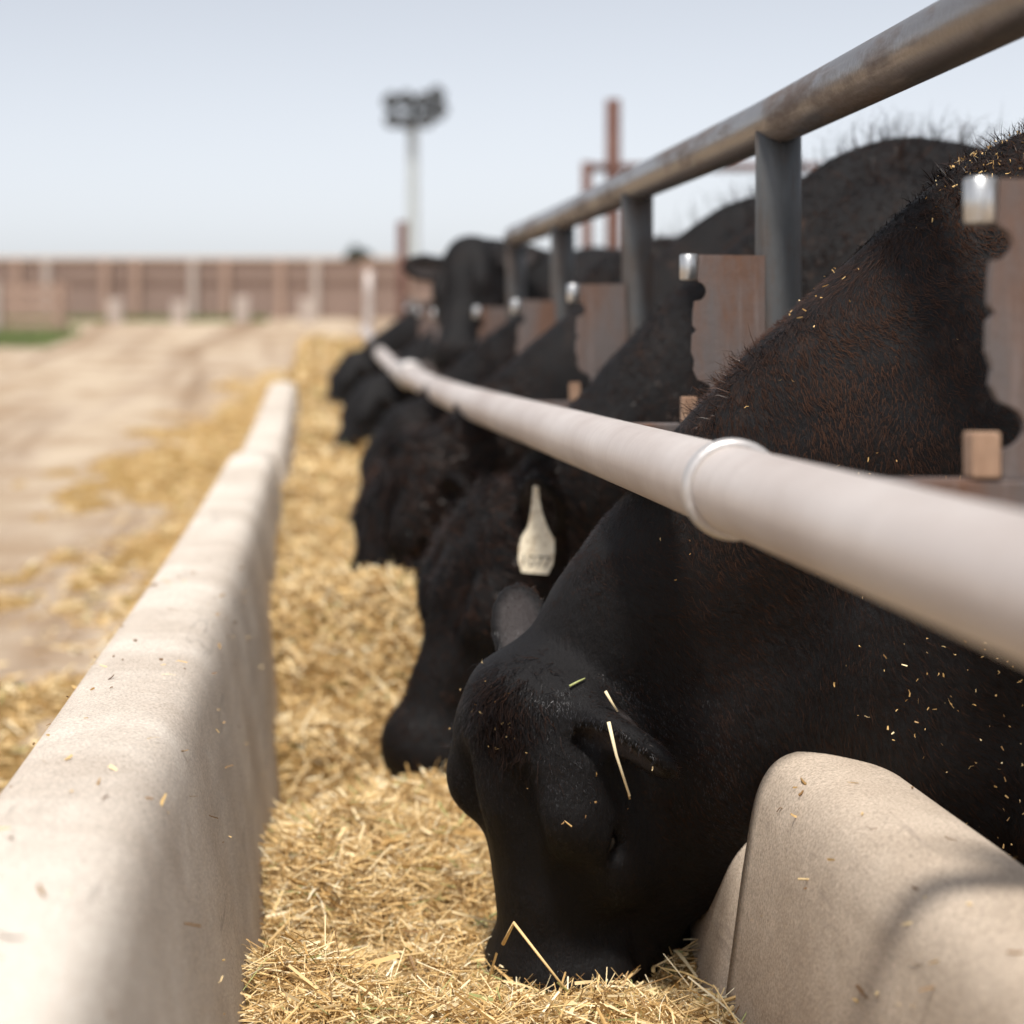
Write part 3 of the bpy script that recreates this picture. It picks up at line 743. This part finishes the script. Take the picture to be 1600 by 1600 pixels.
p1_, A1_, H1_ = i1[0], i1[1], i1[2]
headreg = lambda C, N: np.where(((C - H1_(0.24, 0, -0.1)) @ A1_[0] > -0.26) & (np.linalg.norm(C - H1_(0.24, 0, -0.12), axis=1) < 0.36) & (N[:, 1] < 0.45), 1.0, 0.0)
fur(r1, i1, 60000, 0.0085, 0.0008, 161, headreg, flow=lambda P: np.tile(A1_[0] * 0.9, (len(P), 1)), lift=0.16, name='face_coat', mat='face_hair', tints=(1.2, 8.0))
forereg = lambda C, N: np.exp(-(((C - H1_(0.03, 0.01, -0.02)) / 0.045) ** 2).sum(1))
fur(r1, i1, 1700, 0.030, 0.0011, 162, forereg, flow=lambda P: np.tile(A1_[0] * 0.8 + A1_[1] * 0.1, (len(P), 1)), lift=0.35, name='forelock', curl=0.5, tints=(1.2, 6.0))
def ears_std(tl=0.0):
    return (((0.25, -0.85, -0.15 + tl), (-0.75, -0.25, -0.55), 0.17, 0.058, None), ((0.1, 0.9, 0.1 + tl), (-0.8, 0.2, -0.4), 0.17, 0.058, None))
others = [
 # base y, ground scale, poll(world), d, lhint, hs, ears, label
 ((1.12, 3.98, GZ), 1.09, (0.315, 3.95, -0.30), (-0.31, 0.02, -0.95), (0.46, -0.88, 0.0), 1.17, (((-0.05, -0.7, 0.65), (-0.6, -0.6, -0.5), 0.17, 0.058, (0.02, 0.09, -0.09)), ears_std()[1]), 'black cow second along the fence, white tag hanging from its ear'),
 ((1.14, 5.20, GZ + zo(5.2)), 1.08, (0.215, 5.20, -0.235), (-0.33, -0.05, -0.93), (0.45, -0.88, 0.0), 1.22, ears_std(), 'woolly black cow third along the fence, muzzle behind a hay mound'),
 ((1.10, 6.60, GZ + zo(6.6)), 1.05, (0.25, 6.75, -0.205), (-0.34, -0.10, -0.90), (0.40, -0.90, 0.0), 1.06, ears_std(), 'black cow fourth along the fence, face showing just under the far neck rail'),
 ((1.10, 8.35, GZ + zo(8.35)), 1.08, (0.60, 8.05, 0.48), (-0.16, -0.42, -0.89), (0.80, -0.58, 0.10), 1.12, (((0.75, -0.3, 0.1), (-0.4, -0.8, 0), 0.18, 0.06, None), ((-0.85, 0.25, 0.05), (-0.4, -0.8, -0.2), 0.19, 0.062, None)), 'black cow with raised head looking over the neck rail, ear out sideways'),
 ((1.10, 10.1, GZ + zo(10)), 1.05, (0.25, 10.2, -0.14), (-0.45, -0.15, -0.88), (0.45, -0.88, 0.0), 1.06, ears_std(), 'distant black cow just beyond the one with the raised head'),
 ((1.05, 12.6, GZ + zo(12.6)), 1.05, (0.20, 12.8, 0.0), (-0.45, -0.15, -0.88), (0.45, -0.88, 0.0), 1.06, ears_std(), 'farthest black cow, only a dark ear and brow beside the hay pile'),
]
roots = [r1]; infos = [i1]
for k, (bs, sz, pl, d, lh, hs_, er, lab) in enumerate(others):
    r, b, inf = build_cow('cow', bs, pl, d, lh, 0.0125 if k < 2 else 0.017, hs=hs_, sz=sz, ears=er, bulge=0.05 if k != 3 else 0.0)
    tag(r, lab, 'cow', GRP); roots.append(r); infos.append(inf)
fr2 = lambda C, N: np.where(C[:, 0] < 0.6, 1.0, 0.1) * np.where(N[:, 1] < 0.35, 1.0, 0.2)
fur(roots[1], infos[1], 45000, 0.026, 0.0022, 62, fr2, flow=flow_cow, lift=0.4, curl=0.25, tints=(1.4, 4.0), lenfun=lambda P, N: np.clip(2.3 - 5.5 * np.linalg.norm(P - infos[1][0], axis=1), 0.6, 2.0))
fur(roots[2], infos[2], 36000, 0.040, 0.0035, 63, fr2, flow=flow_cow, lift=0.55, curl=0.45, tints=(1.6, 3.5), lenfun=lambda P, N: np.clip(1.25 - 2.2 * np.linalg.norm(P - infos[2][0], axis=1), 0.2, 1.0))
fur(roots[3], infos[3], 12000, 0.040, 0.0045, 64, fr2, flow=flow_cow, lift=0.4)
# long hair along the back of the second and third animals
for k, sd in ((1, 71), (2, 72)):
    reg = lambda C, N: np.where((N[:, 2] > 0.75) & (C[:, 0] > -0.25) & (C[:, 0] < 0.6) & (C[:, 2] > 1.15), 1.0, 0.0)
    fur(roots[k], infos[k], 600, 0.095, 0.0016, sd, reg, flow=lambda P: np.tile([0.25, 0.0, 0.2], (len(P), 1)), lift=1.3, jit=0.9, name='back_hair', curl=0.3, clump=0.05)

# straw and dust caught in the coat of the nearest animal
def debris():
    p, A, H, V, nor, Q = i1
    g = np.random.default_rng(99); n = 850
    w = np.where((V[:, 0] < 0.35) & (nor[:, 1] < 0.25) & (V[:, 2] > 0.35), 1.0, 0.0) * np.clip((V[:, 2] - 0.45) / 0.5, 0.06, 1)
    cl = np.clip(fbm(V[:, 0] * 5, V[:, 2] * 5, 81, 2) + 0.1, 0, 1); w = w * (0.03 + cl ** 2 * 12)
    hd = ((V - H(0.03, 0.01, -0.02)) ** 2).sum(1) < 0.05 ** 2; w = np.where(hd, w + 1.2, w)
    leg = (V[:, 0] > -0.16) & (V[:, 0] < 0.25) & (V[:, 2] > 0.3) & (V[:, 2] < 0.8) & (nor[:, 1] < -0.3)
    pk = np.concatenate([g.choice(len(V), n, p=w / w.sum()), g.choice(np.flatnonzero(leg), 320)]); n = len(pk)
    P = V[pk] + nor[pk] * 0.005
    V2, Q2, T2 = straws(P, np.clip(g.lognormal(math.log(0.0042), 0.5, n), 0.002, 0.014), g.uniform(0.0005, 0.0014, n), 0.8, 0.2, 5)
    me = make_mesh('coat_debris', V2 + np.array(r1.location), [Q2], False, {'tint': np.clip(np.repeat(g.beta(1.2, 2.6, n), 9), 0, 0.85)})
    o = mobj('coat_debris', me, M['straw'])
    tag(o, 'tiny straw crumbs stuck in the coat of the nearest cow', 'debris', kind='stuff')
debris()

# ear tag of the second animal
def ear_tag():
    r = roots[1]; s = 1.0
    out = [(-0.0055, 0.105), (0.0055, 0.105), (0.009, 0.075), (0.013, 0.05), (0.024, 0.015), (0.036, -0.005), (0.0385, -0.03), (0.0375, -0.058), (0.028, -0.082), (-0.028, -0.082), (-0.0375, -0.058), (-0.0385, -0.03), (-0.034, -0.005), (-0.02, 0.015), (-0.011, 0.05), (-0.008, 0.075)]
    bm = bmesh.new(); T = 0.0022
    bend = lambda z: 0.012 * math.sin(max(0, z) * 14)
    a = [bm.verts.new((x + 0.10 * max(0, z) * -0.9 * 0 - bend(z), -T, z)) for x, z in out]; b = [bm.verts.new((x - bend(z), T, z)) for x, z in out]
    bm.faces.new(a); bm.faces.new(b[::-1]); n = len(out)
    for i in range(n): bm.faces.new((a[i], b[i], b[(i + 1) % n], a[(i + 1) % n]))
    bmesh.ops.recalc_face_normals(bm, faces=bm.faces)
    loc = Vector((0.428, 3.72, -0.355)) - r.location
    tg = bmobj('ear_tag', bm, M['tag'], r, False, loc)
    tg.scale = (0.9, 0.9, 0.9); tg.rotation_euler = (R(-6), R(4), R(-12)); tg['label'] = 'dirty cream ear tag with dark digits'
    for body, size, z in (('1077', 0.034, -0.067),):
        cu = bpy.data.curves.new('txt', 'FONT'); cu.body = body; cu.size = size; cu.align_x = 'CENTER'; cu.extrude = 0.0004
        ot = bpy.data.objects.new('txt', cu); COL.objects.link(ot)
        dg = bpy.context.evaluated_depsgraph_get(); me = bpy.data.meshes.new_from_object(ot.evaluated_get(dg))
        bpy.data.objects.remove(ot)
        od = mobj('tag_digits', me, M['ink'], tg, (0, -T - 0.0008, z)); od.rotation_euler = (R(90), 0, 0)
    tp = tube([(-0.012, -0.008, 0.1), (-0.012, 0.02, 0.1)], 0.006, 12)
    mobj('tag_stud', make_mesh('tag_stud', tp[0], tp[1], True), M['tag'], tg)
ear_tag()

# single stalks caught on the ear and lying by the muzzle of the nearest animal
def stalk(name, pts, r, tint, label):
    V, p = tube(pts, np.linspace(r, r * 0.6, len(pts)), 8)
    o = mobj(name, make_mesh(name, V, p, True, {'tint': np.full(len(V), tint)}), M['straw']); tag(o, label, 'straw')
def at(px, py, Y): return ((px - 495) * Y / 3000, Y, (550 - py) * Y / 3000)
from mathutils.bvhtree import BVHTree
bvh1 = BVHTree.FromPolygons([tuple(v) for v in (i1[3] + np.array(r1.location))], [tuple(int(k) for k in q) for q in i1[5]])
def on_hide(px, py, gap=0.006):                 # a point resting on the nearest animal's hide
    dv = Vector(at(px, py, 1.0)).normalized()
    hit = bvh1.ray_cast(Vector((0, 0, 0)), dv)
    return tuple(hit[0] - dv * gap) if hit[0] is not None else at(px, py, 2.5)
Yh = min(on_hide(951 + 33 * k / 8, 1128 + 116 * k / 8)[1] for k in range(9)) - 0.004
stalk('straw_stalk', [at(951, 1128, Yh), at(963, 1180, Yh), at(984, 1244, Yh)], 0.0026, 0.9, 'pale straw hanging down below the near ear')
Ys = min(on_hide(q, w)[1] for q, w in ((946, 1080), (955, 1096), (965, 1112)))
stalk('straw_stalk', [at(946, 1080, Ys), at(955, 1096, Ys), at(965, 1112, Ys)], 0.0022, 0.88, 'short pale straw beside the rim of the near ear')
stalk('straw_stalk', [on_hide(890, 1072), on_hide(903, 1065), on_hide(914, 1060)], 0.0018, 1.0, 'short greenish straw on the head above the near ear')
stalk('straw_stalk', [at(786, 1475, 2.60), at(803, 1442, 2.57), at(840, 1490, 2.54), at(880, 1541, 2.52)], 0.0026, 0.6, 'bent straw leaning against the nearest muzzle')

# ------------------------------------------------------------------ background
def fence_far():
    y = 40.0; z0 = GZ + zo(y); r = empty('windbreak_fence', (-6, y, z0))
    tag(r, 'long brown board windbreak fence across the end of the lane', 'fence')
    me = bpy.data.meshes.new('board'); b = box_bm((0, 0, 0), (34.0, 0.05, 0.196), 0.01); b.to_mesh(me); b.free(); me.materials.append(M['board'])
    md = me.copy(); md.materials.clear(); md.materials.append(M['board_dark'])
    for k in range(6):
        o = mobj('board', me if k not in (3, 5) else md, None, r, (-0.5, 0.0, 0.13 + k * 0.20))
    mp = bpy.data.meshes.new('post'); b = box_bm((0, 0, 0.62), (0.16, 0.14, 1.24), 0.015); b.to_mesh(mp); b.free(); mp.materials.append(M['palepost'])
    mr = bpy.data.meshes.new('post'); b = box_bm((0, 0, 0.62), (0.16, 0.14, 1.24), 0.015); b.to_mesh(mr); b.free(); mr.materials.append(M['redboard'])
    for k in range(29): mobj('post', mr if k % 3 else mp, None, r, (-16.5 + 0.92 * k + 6 + 0.15 * math.sin(k * 3), -0.12, 0))
    for i, (px, hh) in enumerate(((180, 0.5), (280, 0.45), (378, 0.55), (480, 0.5))):
        Y = 38.0; x = (px - 495) * Y / 3000
        o = bmobj('marker_post', box_bm((0, 0, hh / 2), (0.30, 0.22, hh), 0.03), M['palepost'], None, False, (x, Y, GZ + zo(Y) - 0.02))
        tag(o, ['leftmost', 'second from left', 'tallest and palest', 'rightmost'][i] + ' of four short pale posts before the brown windbreak fence', 'post', 'short pale posts')
fence_far()
def pen_left():
    Y = 34.0; z0 = GZ + zo(Y); r = empty('pen_fence', (-4.5, Y, z0))
    tag(r, 'low reddish board pen fence on grass at the far left', 'fence')
    for k in range(4): bmobj('board', box_bm((0, 0, 0), (7.0, 0.04, 0.15), 0.008), M['redboard'], r, False, (-3.4, 0, 0.16 + 0.21 * k))
    for k in range(7): bmobj('post', box_bm((0, 0, 0.45), (0.13, 0.13, 0.9), 0.01), M['palepost' if k % 2 else 'redboard'], r, False, (-0.05 - 1.1 * k, -0.09, 0))
pen_left()
def grass(name, x0, x1, y0, y1, n, hgt, label, seed):
    g = np.random.default_rng(seed)
    X = g.uniform(x0, x1, n); Y = g.uniform(y0, y1, n); Z = GZ + zoff(Y) - 0.02
    az = g.uniform(0, 6.28, n); hh = hgt * g.uniform(0.4, 1.2, n); w = 0.012
    V = np.empty((n, 3, 3)); 
    V[:, 0] = np.stack([X - w * np.cos(az), Y - w * np.sin(az), Z], 1); V[:, 1] = np.stack([X + w * np.cos(az), Y + w * np.sin(az), Z], 1)
    V[:, 2] = np.stack([X + g.normal(0, 0.05, n), Y + g.normal(0, 0.05, n), Z + hh], 1)
    me = make_mesh(name, V.reshape(-1, 3), [np.arange(3 * n).reshape(-1, 3)], False, {'tint': np.repeat(g.uniform(0, 1, n), 3)})
    tag(mobj(name, me, M['grass']), label, 'grass', kind='stuff')
grass('grass', -11, -4.15, 29.5, 34.2, 16000, 0.16, 'green grass in front of the reddish pen fence', 1)
grass('grass', -8, -1.0, 38.4, 39.9, 7000, 0.12, 'thin green grass strip along the foot of the windbreak fence', 2)

def rusty_frame():
    Y = 14.0; z0 = GZ + zo(Y); r = empty('pen_gate_frame', (2.16, Y, z0))
    tag(r, 'rust red pipe pen gate with tall upright standing behind the cattle', 'gate')
    def pipe(nm, a, b, rad): 
        V, p = tube([a, 0.5 * (np.array(a) + np.array(b)), b], rad, 14); mobj(nm, make_mesh(nm, V, p, True), M['rust'], r)
    top = 1.84 - z0; rail = 1.345 - z0
    pipe('tall_post', (0, 0, -0.1), (0, 0, top), 0.055); pipe('short_post', (-0.19, 0, -0.1), (-0.19, 0, rail + 0.04), 0.04)
    pipe('rail', (-0.17, -0.02, rail), (4.6, -0.02, rail), 0.032)
    pipe('far_post', (4.6, 0, -0.1), (4.6, 0, rail + 0.04), 0.05)
rusty_frame()
Y = 20.0; z0 = GZ + zo(Y)
V, p = tube([(0, 0, -0.1), (0, 0, 1.0), (0, 0, 1.36 - z0)], 0.055, 14)
tag(mobj('rusty_post', make_mesh('rusty_post', V, p, True), M['rust'], None, (0.89, Y, z0)), 'short rusty pipe post rising behind the raised ear', 'post')

def lamp():
    Y = 60.0; z0 = GZ + zo(Y); r = empty('floodlight_mast', (3.0, Y, z0))
    tag(r, 'tall pale floodlight mast with a cluster of dark lamps on top', 'light mast')
    top = 7.0 - z0
    V, p = tube([(0, 0, z) for z in np.linspace(-0.1, top + 1.0, 8)], np.linspace(0.20, 0.15, 8), 16); mobj('mast', make_mesh('mast', V, p, True), M['lampgrey'], r)
    for z in (0.25, 0.85): bmobj('crossbar', box_bm((0.08, -0.18, top + z), (1.7, 0.08, 0.08), 0.01), M['lampdark'], r)
    spots = [(-0.68, 0.85), (-0.22, 0.9), (0.3, 0.85), (0.72, 1.05), (-0.62, 0.28), (-0.15, 0.22), (0.38, 0.28), (0.80, 0.62)]
    for k, (x, z) in enumerate(spots):
        bm = bmesh.new(); bmesh.ops.create_cone(bm, cap_ends=True, segments=14, radius1=0.30, radius2=0.17, depth=0.36, matrix=Matrix.Translation((x, -0.40, top + z)) @ Matrix.Rotation(R(70), 4, 'X'))
        box_bm((x, -0.24, top + z), (0.18, 0.16, 0.26), 0.02, bm)
        h = bmobj('lamp_head', bm, M['lampdark'], r)
        bm = bmesh.new(); bmesh.ops.create_cone(bm, cap_ends=True, segments=14, radius1=0.2, radius2=0.2, depth=0.02, matrix=Matrix.Translation((x, -0.565, top + z - 0.06)) @ Matrix.Rotation(R(70), 4, 'X'))
        bmobj('lens', bm, M['lens'], h)
    bmobj('brace', box_bm((0.72, -0.18, top + 0.66), (0.06, 0.06, 0.9), 0.01), M['lampdark'], r)
lamp()
def far_tree(x, Y, hgt, label, seed):
    g = np.random.default_rng(seed); z0 = GZ + zo(Y); r = empty('tree', (x, Y, z0)); tag(r, label, 'tree')
    V, p = tube([(0, 0, -0.2), (0.05, 0, hgt * 0.4), (0.0, 0, hgt * 0.8)], np.array([0.14, 0.1, 0.05]) * hgt / 4, 8); mobj('trunk', make_mesh('trunk', V, p, True), M['bark'], r)
    n = 2500; cl = g.normal(0, 1, (12, 3)) * np.array([0.28, 0.28, 0.2]) * hgt * 0.5 + [0, 0, hgt * 0.68]
    P = cl[g.integers(0, 12, n)] + g.normal(0, 0.09 * hgt, (n, 3))
    V = P[:, None] + g.normal(0, 0.05 * hgt, (n, 3, 3))
    mobj('crown', make_mesh('crown', V.reshape(-1, 3), [np.arange(3 * n).reshape(-1, 3)], False), M['leaf'], r)
far_tree((556 - 495) * 160 / 3000, 160, 2.0, 'small blurred tree on the horizon left of the cattle', 3)

def wall_crumbs():
    g = np.random.default_rng(5); P = []
    prof = Lprof[(Lprof[:, 1] > -0.9)]
    for k in range(150):
        y = g.uniform(1.3, 4.5); i = g.integers(6, len(prof) - 2); q = prof[i]
        t_ = prof[i + 1] - prof[i - 1]; nrm_ = np.array([t_[1], -t_[0]]) * -1; nrm_ /= np.linalg.norm(nrm_)
        P.append((q[0] + nrm_[0] * 0.003, y, q[1] + nrm_[1] * 0.003 + zo(y)))
    prof = Rprof[(Rprof[:, 1] > -0.8)]
    for k in range(50):
        y = g.uniform(1.5, 2.5); q = prof[g.integers(3, len(prof) - 3)]
        P.append((q[0] - 0.001, y, q[1] + 0.002))
    n = len(P)
    V, Q, T = straws(np.array(P), np.clip(g.lognormal(math.log(0.010), 0.6, n), 0.004, 0.05), g.uniform(0.0006, 0.0022, n), 0.25, 0.2, 8)
    me = make_mesh('straw_crumbs', V, [Q], False, {'tint': np.repeat(g.choice([0.0, 0.05, 0.12, 0.45, 0.7], n), 9)})
    tag(mobj('straw_crumbs', me, M['straw']), 'dark chaff and straw crumbs stuck on the concrete trough walls', 'straw', kind='stuff')
wall_crumbs()
